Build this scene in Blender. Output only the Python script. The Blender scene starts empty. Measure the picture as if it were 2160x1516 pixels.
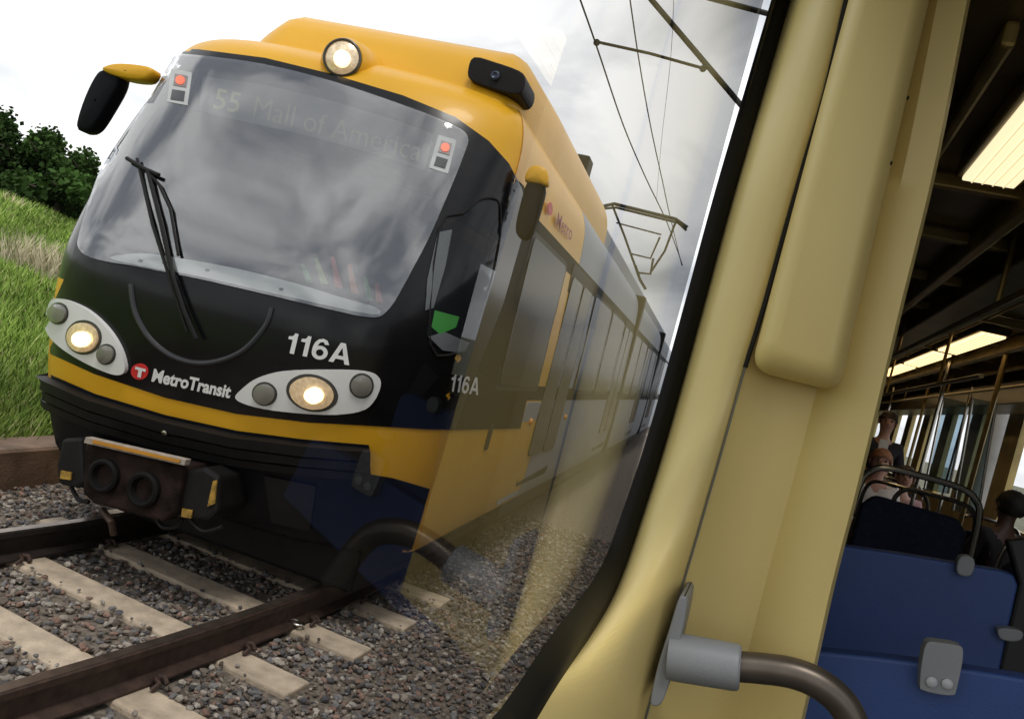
import bpy,bmesh,math,random
from mathutils import Vector,Matrix
from mathutils.bvhtree import BVHTree
from mathutils.geometry import delaunay_2d_cdt
random.seed(7)
R=math.radians
sc=bpy.context.scene; COL=sc.collection
sc.view_settings.view_transform='Standard'; sc.view_settings.look='None'; sc.view_settings.exposure=0; sc.view_settings.gamma=1
F=1700.0; CX,CY=1080.0,758.0
# ------------------------------------------------ camera
yaw=R(13.5); pit=R(-0.78); roll=R(15)
fwd=Vector((-math.sin(yaw)*math.cos(pit),math.cos(yaw)*math.cos(pit),math.sin(pit)))
r0=Vector((math.cos(yaw),math.sin(yaw),0)); u0=r0.cross(fwd)
rc=math.cos(roll)*r0+math.sin(roll)*u0
uc=-math.sin(roll)*r0+math.cos(roll)*u0
cd=bpy.data.cameras.new('camera'); cam=bpy.data.objects.new('camera',cd); COL.objects.link(cam)
cam.matrix_world=Matrix(((rc.x,uc.x,-fwd.x,0),(rc.y,uc.y,-fwd.y,0),(rc.z,uc.z,-fwd.z,0),(0,0,0,1)))
cd.lens=F/2160*36; cd.sensor_width=36; cd.sensor_fit='HORIZONTAL'; cd.clip_start=.02; cd.clip_end=2000
sc.camera=cam
def ray(px,py): return (fwd+rc*((px-CX)/F)-uc*((py-CY)/F))
def toPx(p): d=p.dot(fwd); return CX+F*p.dot(rc)/d, CY-F*p.dot(uc)/d
def atY(px,py,Y): d=ray(px,py); return d*(Y/d.y)
def atX(px,py,X): d=ray(px,py); return d*(X/d.x)
def atZ(px,py,Z): d=ray(px,py); return d*(Z/d.z)
dv=ray(1616,894); ia=math.atan2(dv.x,dv.y)
xi=Vector((math.cos(ia),-math.sin(ia),0)); yi=Vector((math.sin(ia),math.cos(ia),0))
def I(x,y,z): return xi*x+yi*y+Vector((0,0,z))
def iD(px,py,D): d=ray(px,py); return d*(D/d.dot(yi))
def iX(px,py,X): d=ray(px,py); return d*(X/d.dot(xi))
def rad(p,rpx): return rpx*p.dot(fwd)/F
# ------------------------------------------------ materials
MC={}
def M(name,col,rough=.5,metal=0,var=.12,scale=6,bump=0,bscale=80,emit=0,ecol=None,coat=0,spec=.5):
    if name in MC: return MC[name]
    m=bpy.data.materials.new(name); m.use_nodes=True; n=m.node_tree; N=n.nodes; L=n.links
    b=N['Principled BSDF']; b.inputs['Roughness'].default_value=rough; b.inputs['Metallic'].default_value=metal
    b.inputs['Specular IOR Level'].default_value=spec
    if coat: b.inputs['Coat Weight'].default_value=coat; b.inputs['Coat Roughness'].default_value=.08
    tc=N.new('ShaderNodeTexCoord'); no=N.new('ShaderNodeTexNoise'); no.inputs['Scale'].default_value=scale; no.inputs['Detail'].default_value=6
    L.new(tc.outputs['Object'],no.inputs['Vector'])
    cr=N.new('ShaderNodeValToRGB'); e=cr.color_ramp.elements
    e[0].position=.3; e[1].position=.7
    e[0].color=tuple(c*(1-var) for c in col)+(1,); e[1].color=tuple(min(1,c*(1+var)) for c in col)+(1,)
    L.new(no.outputs['Fac'],cr.inputs['Fac']); L.new(cr.outputs['Color'],b.inputs['Base Color'])
    if bump:
        n2=N.new('ShaderNodeTexNoise'); n2.inputs['Scale'].default_value=bscale; n2.inputs['Detail'].default_value=4
        L.new(tc.outputs['Object'],n2.inputs['Vector'])
        bp=N.new('ShaderNodeBump'); bp.inputs['Strength'].default_value=bump; bp.inputs['Distance'].default_value=.01
        L.new(n2.outputs['Fac'],bp.inputs['Height']); L.new(bp.outputs['Normal'],b.inputs['Normal'])
    if emit:
        b.inputs['Emission Color'].default_value=(ecol or col)+(1,); b.inputs['Emission Strength'].default_value=emit
    MC[name]=m; return m
def Mglass(name,ior=1.5,tint=(1,1,1),gl=1.0,base=0.0,rough=0.0,wob=0,two=False):
    m=bpy.data.materials.new(name); m.use_nodes=True; N=m.node_tree.nodes; L=m.node_tree.links
    N.remove(N['Principled BSDF']); out=N['Material Output']
    t=N.new('ShaderNodeBsdfTransparent'); t.inputs['Color'].default_value=tint+(1,)
    g=N.new('ShaderNodeBsdfGlossy'); g.inputs['Roughness'].default_value=rough; g.inputs['Color'].default_value=(gl,gl,gl,1)
    f=N.new('ShaderNodeFresnel'); f.inputs['IOR'].default_value=ior; fo=f.outputs[0]
    if two:   # both faces of a thin pane reflect: 2R/(1+R)
        a=N.new('ShaderNodeMath'); a.operation='MULTIPLY'; a.inputs[1].default_value=2; L.new(fo,a.inputs[0])
        b=N.new('ShaderNodeMath'); b.operation='ADD'; b.inputs[1].default_value=1; L.new(fo,b.inputs[0])
        c=N.new('ShaderNodeMath'); c.operation='DIVIDE'; L.new(a.outputs[0],c.inputs[0]); L.new(b.outputs[0],c.inputs[1]); fo=c.outputs[0]
    mt=N.new('ShaderNodeMath'); mt.operation='ADD'; mt.use_clamp=True; mt.inputs[1].default_value=base
    L.new(fo,mt.inputs[0])
    if wob:
        tc=N.new('ShaderNodeTexCoord'); mp=N.new('ShaderNodeMapping'); mp.inputs['Scale'].default_value=(1,1,.8)
        n2=N.new('ShaderNodeTexNoise'); n2.inputs['Scale'].default_value=1.2; n2.inputs['Detail'].default_value=0; n2.inputs['Distortion'].default_value=.5
        L.new(tc.outputs['Object'],mp.inputs[0]); L.new(mp.outputs[0],n2.inputs['Vector'])
        bp=N.new('ShaderNodeBump'); bp.inputs['Strength'].default_value=wob; bp.inputs['Distance'].default_value=.12
        L.new(n2.outputs['Fac'],bp.inputs['Height']); L.new(bp.outputs['Normal'],g.inputs['Normal'])
    x=N.new('ShaderNodeMixShader'); L.new(mt.outputs[0],x.inputs[0]); L.new(t.outputs[0],x.inputs[1]); L.new(g.outputs[0],x.inputs[2]); L.new(x.outputs[0],out.inputs['Surface'])
    MC[name]=m; return m
def Mattr(name,rough=.8,mul=.45):
    m=bpy.data.materials.new(name); m.use_nodes=True; N=m.node_tree.nodes; L=m.node_tree.links
    b=N['Principled BSDF']; b.inputs['Roughness'].default_value=rough; b.inputs['Specular IOR Level'].default_value=.2
    a=N.new('ShaderNodeAttribute'); a.attribute_name='tone'
    tc=N.new('ShaderNodeTexCoord'); no=N.new('ShaderNodeTexNoise'); no.inputs['Scale'].default_value=60
    L.new(tc.outputs['Object'],no.inputs['Vector'])
    mx=N.new('ShaderNodeMix'); mx.data_type='RGBA'; mx.blend_type='MULTIPLY'; mx.inputs[0].default_value=mul
    L.new(a.outputs['Color'],mx.inputs[6]); L.new(no.outputs['Fac'],mx.inputs[7]); L.new(mx.outputs[2],b.inputs['Base Color'])
    MC[name]=m; return m
YEL=M('yellow paint',(.80,.42,.020),.38,var=.06,scale=1.5,coat=.12,spec=.3)
BLK=M('black gloss paint',(.005,.005,.006),.22,var=.2,coat=.10,spec=.3)
BLKS=M('black side paint',(.004,.004,.005),.5,var=.2,spec=.04)
BLKM=M('black rubber',(.009,.008,.008),.55,var=.3,bump=.2,spec=.25)
NAVY=M('dark skirt paint',(.005,.0055,.009),.5,var=.25,scale=3,spec=.2)
GREY=M('light grey paint',(.36,.39,.44),.45,var=.06,scale=1,spec=.15)
WHT=M('white paint',(.78,.78,.76),.35,var=.04)
DKG=M('dark glass',(.012,.014,.017),.10,var=.2,spec=.25)
DKS=M('dark side glass',(.010,.011,.014),.2,var=.2,spec=.08)
CREAM=M('cream moulded plastic',(.68,.54,.215),.42,var=.05,scale=3,bump=.05,bscale=260)
CREAM2=M('cream panel plastic',(.64,.50,.19),.45,var=.05,scale=2.5,bump=.05,bscale=260)
RUST=M('rusty rail steel',(.060,.034,.024),.6,metal=.2,var=.4,scale=18,bump=.3,bscale=90)
RAILTOP=M('polished rail head',(.22,.17,.14),.3,metal=.8,var=.35,scale=10)
CONC=M('sleeper concrete',(.52,.42,.31),.85,var=.28,scale=9,bump=.5,bscale=70)
CHROME=M('chrome tube',(.55,.53,.48),.22,metal=1,var=.05)
BRONZE=M('dull bronze tube',(.12,.10,.08),.35,metal=.7,var=.15,scale=20)
GPL=M('grey plastic',(.22,.23,.24),.45,var=.06,bump=.1,bscale=300)
BLUE=M('blue laminate',(.024,.062,.215),.5,var=.1,scale=5,bump=.15,bscale=400)
DBLUE=M('dark blue moquette',(.010,.014,.035),.9,var=.4,scale=60,bump=.3,bscale=300)
LAMP=M('lit lamp',(1,.85,.55),.3,emit=2.4,ecol=(1,.72,.38))
LAMPD=M('unlit lamp lens',(.22,.21,.18),.12,var=.2,coat=.6)
REDL=M('red marker lens',(.8,.12,.06),.3,emit=.7,ecol=(1,.15,.06))
PANE=Mglass('window pane glass',1.5,(.99,.993,.99),.52,two=True)
SHIELD=Mglass('windscreen glass',1.5,(.95,.96,.96),1.0,.22,.05,wob=.12)
# ------------------------------------------------ object helpers
def wl(o):
    v=Vector((0,0,0))
    while o: v+=o.location; o=o.parent
    return v
def tag(o,label,cat,group=None,kind=None):
    if label: o['label']=label
    if cat: o['category']=cat
    if group: o['group']=group
    if kind: o['kind']=kind
    return o
def thing(name,loc,label,cat,group=None):
    o=bpy.data.objects.new(name,None); COL.objects.link(o); o.location=loc; o.empty_display_size=.1
    return tag(o,label,cat,group)
class MB:
    def __init__(s): s.v=[]; s.f=[]; s.m=[]
    def add(s,vs,fs,mi=0):
        k=len(s.v); s.v+= [Vector(a) for a in vs]; s.f+=[tuple(i+k for i in f) for f in fs]; s.m+=[mi]*len(fs); return s
    def box(s,c,d,X=Vector((1,0,0)),Y=Vector((0,1,0)),Z=Vector((0,0,1)),mi=0):
        c=Vector(c); vs=[c+X*(a*d[0]/2)+Y*(b*d[1]/2)+Z*(e*d[2]/2) for a in(-1,1) for b in(-1,1) for e in(-1,1)]
        return s.add(vs,[(0,1,3,2),(4,6,7,5),(0,4,5,1),(2,3,7,6),(0,2,6,4),(1,5,7,3)],mi)
    def tube(s,pts,r,n=10,mi=0,closed=False):
        pts=[Vector(p) for p in pts]; k=len(pts); rs=r if isinstance(r,(list,tuple)) else [r]*k
        vs=[];fs=[]; pu=None
        for i,p in enumerate(pts):
            t=(pts[(i+1)%k if closed else min(i+1,k-1)]-pts[(i-1)%k if closed else max(i-1,0)]).normalized()
            if pu is None: pu=t.orthogonal().normalized()
            pu=(pu-t*pu.dot(t)).normalized(); w=t.cross(pu)
            for j in range(n):
                a=2*math.pi*j/n; vs.append(p+(pu*math.cos(a)+w*math.sin(a))*rs[i])
        for i in range(k if closed else k-1):
            i2=(i+1)%k
            for j in range(n): fs.append((i*n+j,i*n+(j+1)%n,i2*n+(j+1)%n,i2*n+j))
        if not closed: fs.append(tuple(range(n))[::-1]); fs.append(tuple((k-1)*n+j for j in range(n)))
        return s.add(vs,fs,mi)
    def lathe(s,c,ax,prof,n=28,mi=0):
        c=Vector(c); ax=Vector(ax).normalized(); a=ax.orthogonal().normalized(); b=ax.cross(a); vs=[];fs=[]
        for (r,h) in prof:
            for j in range(n):
                t=2*math.pi*j/n; vs.append(c+ax*h+(a*math.cos(t)+b*math.sin(t))*r)
        for i in range(len(prof)-1):
            for j in range(n): fs.append((i*n+j,i*n+(j+1)%n,(i+1)*n+(j+1)%n,(i+1)*n+j))
        fs.append(tuple(range(n))[::-1]); fs.append(tuple((len(prof)-1)*n+j for j in range(n)))
        return s.add(vs,fs,mi)
    def prism(s,pts,ext,mi=0):
        n=len(pts); vs=[Vector(p) for p in pts]+[Vector(p)+Vector(ext) for p in pts]
        fs=[tuple(range(n)),tuple(range(2*n-1,n-1,-1))]+[(i,i+n,(i+1)%n+n,(i+1)%n) for i in range(n)]
        return s.add(vs,fs,mi)
    def loft(s,lines,mi=0):
        n=len(lines[0]); vs=[p for l in lines for p in l]; fs=[]
        for i in range(len(lines)-1):
            for j in range(n-1): fs.append((i*n+j,i*n+j+1,(i+1)*n+j+1,(i+1)*n+j))
        return s.add(vs,fs,mi)
    def build(s,name,mats,parent=None,smooth=False,bevel=0,seg=2,recalc=True,autos=35):
        if not isinstance(mats,(list,tuple)): mats=[mats]
        off=wl(parent) if parent else Vector((0,0,0))
        if parent is None and s.v:
            c=sum(s.v,Vector())/len(s.v); zz=min(v.z for v in s.v); off=Vector((c.x,c.y,zz))
        me=bpy.data.meshes.new(name); me.from_pydata([tuple(v-off) for v in s.v],[],s.f)
        for m in mats: me.materials.append(m)
        if len(mats)>1: me.polygons.foreach_set('material_index',s.m)
        if recalc:
            bm=bmesh.new(); bm.from_mesh(me); bmesh.ops.recalc_face_normals(bm,faces=bm.faces); bm.to_mesh(me); bm.free()
        if smooth:
            me.polygons.foreach_set('use_smooth',[True]*len(me.polygons))
            if autos:
                try: me.set_sharp_from_angle(angle=R(autos))
                except Exception: pass
        me.update(); o=bpy.data.objects.new(name,me); COL.objects.link(o)
        if parent: o.parent=parent
        else: o.location=off
        if bevel:
            b=o.modifiers.new('b','BEVEL'); b.width=bevel; b.segments=seg; b.limit_method='ANGLE'; b.angle_limit=R(40)
            if smooth: b.harden_normals=True
        return o
def cr(pts,n=6,closed=True):
    out=[];k=len(pts);P=[Vector(p) for p in pts]
    rng=range(k) if closed else range(k-1)
    for i in rng:
        if closed: a,b,c,d=P[i-1],P[i],P[(i+1)%k],P[(i+2)%k]
        else: a,b,c,d=P[max(i-1,0)],P[i],P[i+1],P[min(i+2,k-1)]
        for j in range(n):
            t=j/n; out.append(.5*((2*b)+(c-a)*t+(2*a-5*b+4*c-d)*t*t+(3*b-a-3*c+d)*t**3))
    if not closed: out.append(P[-1])
    return out
def inside(p,poly):
    c=False;n=len(poly);j=n-1
    for i in range(n):
        a,b=poly[i],poly[j]
        if (a[1]>p[1])!=(b[1]>p[1]) and p[0]<(b[0]-a[0])*(p[1]-a[1])/(b[1]-a[1])+a[0]: c=not c
        j=i
    return c
def patch(mb,poly,proj,off,step=14,rim=.006,mi=0,dome=0,cen=None,rr=1):
    poly=[Vector((p[0],p[1])) for p in poly]; q=[]
    for i,p in enumerate(poly):
        nx=poly[(i+1)%len(poly)]; l=(nx-p).length
        if l<.3: continue
        k=max(1,int(l/step))
        for j in range(k): q.append(p+(nx-p)*(j/k))
    xs=[p.x for p in q]; ys=[p.y for p in q]; inn=[]
    y=min(ys)+step*.5; row=0
    while y<max(ys):
        x=min(xs)+step*.5+(row%2)*step*.5
        while x<max(xs):
            p=Vector((x,y))
            if inside(p,q) and min((p-a).length_squared for a in q)>(step*.45)**2: inn.append(p)
            x+=step
        y+=step*.87; row+=1
    res=delaunay_2d_cdt(q+inn,[],[list(range(len(q)))],1,1e-4)
    vs2,fs=res[0],res[2]; out=[];norm=[]
    for v in vs2:
        p,n=proj(v.x,v.y)
        o=off
        if dome and cen: 
            t=min(1,math.hypot(v.x-cen[0],v.y-cen[1])/rr); o=off+dome*math.sqrt(max(0,1-t*t))
        out.append(p+n*o); norm.append((p,n))
    from collections import Counter
    ec=Counter()
    for f in fs:
        for i in range(len(f)): ec[tuple(sorted((f[i],f[(i+1)%len(f)])))]+=1
    F2=[tuple(f) for f in fs]; mp={}
    if rim:
        bd=[e for e,c in ec.items() if c==1]
        for e in bd:
            for i in e:
                if i not in mp: mp[i]=len(out); p,n=norm[i]; out.append(p+n*(off-rim))
        for a,b in bd: F2.append((a,b,mp[b],mp[a]))
    mb.add(out,F2,mi); return mb
def circ(cx,cy,r,ry=None,rot=0,n=28):
    ry=ry or r; c,s=math.cos(rot),math.sin(rot)
    return [(cx+r*math.cos(t)*c-ry*math.sin(t)*s,cy+r*math.cos(t)*s+ry*math.sin(t)*c) for t in [2*math.pi*i/n for i in range(n)]]
def text2d(s,bold=.0):
    cu=bpy.data.curves.new('t','FONT'); cu.body=s; cu.size=1; cu.offset=bold; cu.resolution_u=3
    o=bpy.data.objects.new('t',cu); COL.objects.link(o); dg=bpy.context.evaluated_depsgraph_get(); dg.update()
    me=o.evaluated_get(dg).to_mesh(); v=[tuple(x.co) for x in me.vertices]; f=[tuple(p.vertices) for p in me.polygons]
    o.evaluated_get(dg).to_mesh_clear(); bpy.data.objects.remove(o); bpy.data.curves.remove(cu)
    return v,f
def glyphs(s):
    V=[];Fc=[];x=0
    for c in s:
        k=len(V)
        if c=='1':
            V+=[(x+a,b,0) for a,b in [(0.16,0),(0.30,0),(0.30,.7),(0.19,.7),(0.17,.63),(0.12,.585),(0.02,.57),(0.02,.47),(0.16,.47)]]; Fc+=[(k,k+1,k+8),(k+1,k+2,k+3,k+4,k+5,k+8),(k+5,k+6,k+7,k+8)]; x+=.41
        elif c=='A':
            V+=[(x+a,b,0) for a,b in [(0,0),(.155,0),(.33,.54),(.41,.7),(.25,.7),(.505,0),(.66,0),(.20,.14),(.46,.14),(.42,.26),(.24,.26)]]; Fc+=[(k,k+1,k+2,k+4),(k+2,k+3,k+4),(k+5,k+6,k+3,k+2),(k+7,k+8,k+9,k+10)]; x+=.68
        elif c=='6':
            n=24
            for i in range(n):
                t=2*math.pi*i/n; V+=[(x+.25+.25*math.cos(t),.225+.237*math.sin(t),0),(x+.25+.115*math.cos(t),.225+.115*math.sin(t),0)]
            for i in range(n): a=k+2*i; b=k+2*((i+1)%n); Fc.append((a,b,b+1,a+1))
            k2=len(V); o=[(0,.24),(.0,.38),(.04,.54),(.13,.66),(.27,.71),(.40,.67),(.485,.54)]; q=[(.13,.24),(.13,.38),(.155,.49),(.20,.57),(.27,.60),(.32,.58),(.35,.52)]
            for a,b in zip(o,q): V+=[(x+a[0],a[1],.0008),(x+b[0],b[1],.0008)]
            for i in range(6): Fc.append((k2+2*i,k2+2*i+2,k2+2*i+3,k2+2*i+1))
            x+=.57
    return V,Fc
def text_on(mb,s,p0,p1,up,proj,off,bold=.0,mi=0,vf=None):
    v,f=vf or text2d(s,bold); x0=min(a[0] for a in v); x1=max(a[0] for a in v); y1=.7
    p0=Vector(p0);p1=Vector(p1);up=Vector(up); out=[]
    for a in v:
        q=p0+(p1-p0)*((a[0]-x0)/(x1-x0))+up*(a[1]/y1); p,n=proj(q.x,q.y); out.append(p+n*(off+a[2]))
    mb.add(out,f,mi)
# ------------------------------------------------ world and sun
w=bpy.data.worlds.new('World'); sc.world=w; w.use_nodes=True; N=w.node_tree.nodes; L=w.node_tree.links
bg=N['Background']; sky=N.new('ShaderNodeTexSky'); sky.sky_type='NISHITA'; sky.sun_disc=False
SE,SR=R(66),R(165); sky.sun_elevation=SE; sky.sun_rotation=SR
tc=N.new('ShaderNodeTexCoord'); mp=N.new('ShaderNodeMapping'); mp.inputs['Scale'].default_value=(1.5,1.5,3.0); mp.inputs['Location'].default_value=(.3,.7,.2)
no=N.new('ShaderNodeTexNoise'); no.inputs['Scale'].default_value=2.1; no.inputs['Detail'].default_value=8; no.inputs['Roughness'].default_value=.50; no.inputs['Distortion'].default_value=.5
L.new(tc.outputs['Generated'],mp.inputs['Vector']); L.new(mp.outputs[0],no.inputs['Vector'])
c1=N.new('ShaderNodeValToRGB'); e=c1.color_ramp.elements
e[0].position=.40; e[0].color=(4.3,4.6,5.1,1); e[1].position=.64; e[1].color=(12.6,12.6,12.6,1)
dt=N.new('ShaderNodeVectorMath'); dt.operation='DOT_PRODUCT'; bd=Vector((-.82,.50,.28)).normalized(); dt.inputs[1].default_value=bd
L.new(tc.outputs['Generated'],dt.inputs[0])
mr=N.new('ShaderNodeMapRange'); mr.inputs[1].default_value=.72; mr.inputs[2].default_value=1.0; mr.inputs[3].default_value=0; mr.inputs[4].default_value=.19; L.new(dt.outputs['Value'],mr.inputs[0])
ad=N.new('ShaderNodeMath'); ad.operation='ADD'; L.new(no.outputs['Fac'],ad.inputs[0]); L.new(mr.outputs[0],ad.inputs[1])
L.new(ad.outputs[0],c1.inputs['Fac'])
mx=N.new('ShaderNodeMix'); mx.data_type='RGBA'; mx.inputs[0].default_value=.93
L.new(sky.outputs[0],mx.inputs[6]); L.new(c1.outputs[0],mx.inputs[7]); L.new(mx.outputs[2],bg.inputs['Color']); bg.inputs['Strength'].default_value=.118
sl=bpy.data.lights.new('sun','SUN'); sl.energy=1.5; sl.angle=R(14); sl.color=(1,.96,.9); so=bpy.data.objects.new('sun',sl); COL.objects.link(so)
sd=Vector((math.sin(SR)*math.cos(SE),math.cos(SR)*math.cos(SE),math.sin(SE)))
so.rotation_euler=sd.to_track_quat('Z','Y').to_euler(); so.location=(0,0,20)
# ------------------------------------------------ ground
ZR=-1.76; ZS=ZR-.165
def tcx(Y): return -2.62-(.023*(6.5-Y)**2 if Y<6.5 else 0)
def tang(Y): return Vector((.046*(6.5-Y) if Y<6.5 else 0,1,0)).normalized()
m=M('earth ground',(.09,.09,.05),.95,var=.4,scale=.4)
g=MB(); g.add([(-700,-700,-2.08),(700,-700,-2.08),(700,700,-2.08),(-700,700,-2.08)],[(0,1,2,3)]); tag(g.build('ground',m),None,None,kind='structure')
BAL=M('ballast',(.17,.14,.11),.95,var=.6,scale=28,bump=1,bscale=30)
g=MB(); 
xs=[-5.0,-4.2,-3.4,-2.6,-1.8,-1.0,-.2,1.2,4.5]; ys=[-6+i*1.0 for i in range(90)]
g.loft([[Vector((x+(0 if y>6.5 else tcx(y)+2.62)*(1 if x<-.5 else 0),y,ZS-.03)) for x in xs] for y in ys]); tag(g.build('track_bed',BAL),None,None,kind='structure')
GR=M('grass ground',(.14,.23,.035),.95,var=.5,scale=1.6,bump=.6,bscale=12)
def gz(x,y):
    d=max(0,-x-4.85); t=min(1,d/24); t=t*t*(3-2*t)
    return -1.86+min(d,.5)*.35+t*2.0+.08*math.sin(x*.7+y*.3)+.05*math.sin(y*1.3)
g=MB(); xs=[-4.82,-5.1,-5.5,-6.2,-7,-8,-9.5,-11,-13,-15,-18,-22,-27,-33,-42,-60,-90,-140]; ys=[-12+i*2.5 for i in range(60)]
g.loft([[Vector((x,y,gz(x,y))) for x in xs] for y in ys]); tag(g.build('grass_bank',GR,smooth=True),None,None,kind='structure')
def colmesh(name,V,Fc,C,mat,label=None,cat=None,kind='stuff',parent=None):
    me=bpy.data.meshes.new(name); me.from_pydata(V,[],Fc); at=me.color_attributes.new('tone','FLOAT_COLOR','POINT')
    at.data.foreach_set('color',[c for q in C for c in (q[0],q[1],q[2],1)]); me.materials.append(mat)
    o=bpy.data.objects.new(name,me); COL.objects.link(o)
    if parent: o.parent=parent
    tag(o,label,cat,kind=kind); return o
V=[];Fc=[];C=[]
GA=Mattr('grass blade',.6)
def blade(x,y,h,wd,c):
    z=gz(x,y)-.03; a=random.random()*6.28; lx,ly=math.cos(a)*h*random.uniform(.1,.6),math.sin(a)*h*random.uniform(.1,.6)
    dx,dy=r0.x*wd,r0.y*wd; k=len(V)
    V.extend([(x-dx,y-dy,z),(x+dx,y+dy,z),(x+lx*.4+dx*.7,y+ly*.4+dy*.7,z+h*.6),(x+lx*.4-dx*.7,y+ly*.4-dy*.7,z+h*.6),(x+lx,y+ly,z+h)])
    Fc.extend([(k,k+1,k+2,k+3),(k+3,k+2,k+4)])
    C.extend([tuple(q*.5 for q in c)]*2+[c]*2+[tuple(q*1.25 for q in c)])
for i in range(65000):
    t=random.random()**1.6; d=6.4+t*40; an=R(random.uniform(39,50)); x=-math.sin(an)*d; y=math.cos(an)*d
    if x>-4.9: continue
    pt=math.sin(x*.9+1.3)*math.sin(y*.8+.5)+.5*math.sin(x*2.1+y*1.7)
    c=random.choice([(.24,.38,.06),(.30,.45,.075),(.18,.30,.05),(.40,.52,.13)])
    h=random.uniform(.18,.46)*(1+.25*pt)
    if pt>.75 and random.random()<.5: c=(.62,.56,.33); h*=1.25
    if random.random()<.04: c=(.52,.50,.25)
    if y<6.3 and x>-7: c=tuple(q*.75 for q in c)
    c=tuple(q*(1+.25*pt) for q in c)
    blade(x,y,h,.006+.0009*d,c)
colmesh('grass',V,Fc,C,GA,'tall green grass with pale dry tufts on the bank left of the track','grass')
V=[];Fc=[];C=[]
cp=Vector((-11.6,12.4,0))
for i in range(900):
    a=random.random()*6.28; r=random.random()**.7; blade(cp.x+math.cos(a)*r*1.1,cp.y+math.sin(a)*r*.9,random.uniform(.5,1.05),.014,random.choice([(.66,.58,.40),(.54,.5,.30),(.74,.64,.45)]))
colmesh('tall_grass_clump',V,Fc,C,GA,'pale dry seeded tall grass clump standing in the green bank','plant',kind='stuff')
V=[];Fc=[];C=[]
bm=bmesh.new(); bmesh.ops.create_icosphere(bm,subdivisions=1,radius=1); bv=[v.co.copy() for v in bm.verts]; bf=[[v.index for v in f.verts] for f in bm.faces]; bm.free()
sty=[3.3+.62*k for k in range(-4,60)]
def tied(x,y):
    if abs(x-tcx(y))>1.27: return 9
    return min(abs((y+ .046*(6.5-y)*(x-tcx(y))*(1 if y<6.5 else 0))-s) for s in sty[:9])
cols=[(.28,.23,.19),(.19,.175,.165),(.40,.345,.29),(.12,.115,.12),(.31,.20,.155),(.23,.22,.22),(.47,.43,.37),(.16,.13,.105)]
cnt=0
while cnt<31000:
    y=1.5+random.random()**1.15*8.2; x=random.uniform(-4.75,-.35); 
    if abs(abs(x-tcx(y))-.7525)<.085: continue
    td=tied(x,y); up=0
    if td<.13:
        if random.random()>(.30 if td>.10 else .006): continue
        up=.028
    cnt+=1; r=random.uniform(.007,.026)*random.uniform(.8,1); k=len(V); sx,sy,sz=random.uniform(.8,1.5),random.uniform(.7,1.2),random.uniform(.4,.8)
    rot=Matrix.Rotation(random.random()*6.28,3,'Z')@Matrix.Rotation(random.gauss(0,.5),3,'X')
    z=ZS-.022+random.uniform(-.004,.014)+up; c=random.choice(cols); f_=random.uniform(.7,1.2); c=tuple(q*f_ for q in c)
    for b in bv:
        q=rot@Vector((b.x*sx*r*random.uniform(.8,1.15),b.y*sy*r*random.uniform(.85,1.1),b.z*sz*r)); V.append((x+q.x,y+q.y,z+q.z)); C.append(c)
    Fc.extend([tuple(i+k for i in f) for f in bf])
colmesh('ballast_stones',V,Fc,C,Mattr('ballast stone',.9,.3),'loose grey and reddish crushed stones around the sleepers','stones')
for k,y in enumerate(sty[:9]):
    t=tang(y); nx=Vector((t.y,-t.x,0)); g=MB()
    c=Vector((tcx(y),y,ZS-.10)); h=[(-.13,-.1),(.13,-.1),(.105,.1),(-.105,.1)]
    g.prism([c-nx*1.25+t*a+Vector((0,0,b)) for a,b in h],nx*2.5)
    o=g.build('sleeper',CONC,bevel=.012)
    lb='pale concrete sleeper across the track, number %s from the camera end'%['one','two','three','four','five','six','seven','eight'][k] if k<8 else 'farthest visible concrete sleeper, lying beneath the yellow train'
    tag(o,lb,'sleeper','concrete sleepers under the rails')
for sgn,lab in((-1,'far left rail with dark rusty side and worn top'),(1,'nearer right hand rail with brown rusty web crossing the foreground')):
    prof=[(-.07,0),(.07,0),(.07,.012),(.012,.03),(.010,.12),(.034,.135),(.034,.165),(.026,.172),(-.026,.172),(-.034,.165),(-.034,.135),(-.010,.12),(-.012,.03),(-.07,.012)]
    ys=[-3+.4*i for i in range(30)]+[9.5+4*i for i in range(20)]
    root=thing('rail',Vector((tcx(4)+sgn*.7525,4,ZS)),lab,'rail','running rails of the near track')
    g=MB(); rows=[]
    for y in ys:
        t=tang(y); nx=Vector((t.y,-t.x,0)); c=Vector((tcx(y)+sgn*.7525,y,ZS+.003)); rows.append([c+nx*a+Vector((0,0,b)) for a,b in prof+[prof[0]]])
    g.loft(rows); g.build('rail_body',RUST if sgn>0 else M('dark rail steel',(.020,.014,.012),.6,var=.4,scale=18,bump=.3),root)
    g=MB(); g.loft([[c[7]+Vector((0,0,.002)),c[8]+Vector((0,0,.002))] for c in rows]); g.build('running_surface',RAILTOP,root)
    for k,y in enumerate(sty[2:10]):
        t=tang(y); nx=Vector((t.y,-t.x,0))
        for s2 in(-1,1):
            g=MB(); c=Vector((tcx(y)+sgn*.7525,y,ZS))+nx*s2*.08
            g.tube([c+nx*s2*.03+t*(-.045)+Vector((0,0,.01)),c+nx*s2*.04+t*(-.015)+Vector((0,0,.035)),c+t*.0+Vector((0,0,.042)),c-nx*s2*.015+t*.02+Vector((0,0,.036)),c+nx*s2*.008+t*.045+Vector((0,0,.038)),c+nx*s2*.04+t*.04+Vector((0,0,.015))],.013,8)
            g.build('rail_clip',RUST,root,smooth=True)
p=atZ(625,1312,ZS+.03); g=MB(); g.tube([p+Vector((.05*math.cos(a),.035*math.sin(a),0)) for a in [2*math.pi*i/16 for i in range(16)]],.008,8,closed=True)
tag(g.build('steel_clip',CHROME,smooth=True),'bright silver ring clip lying against the near rail foot','clip')
g=MB(); rows=[]
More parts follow.
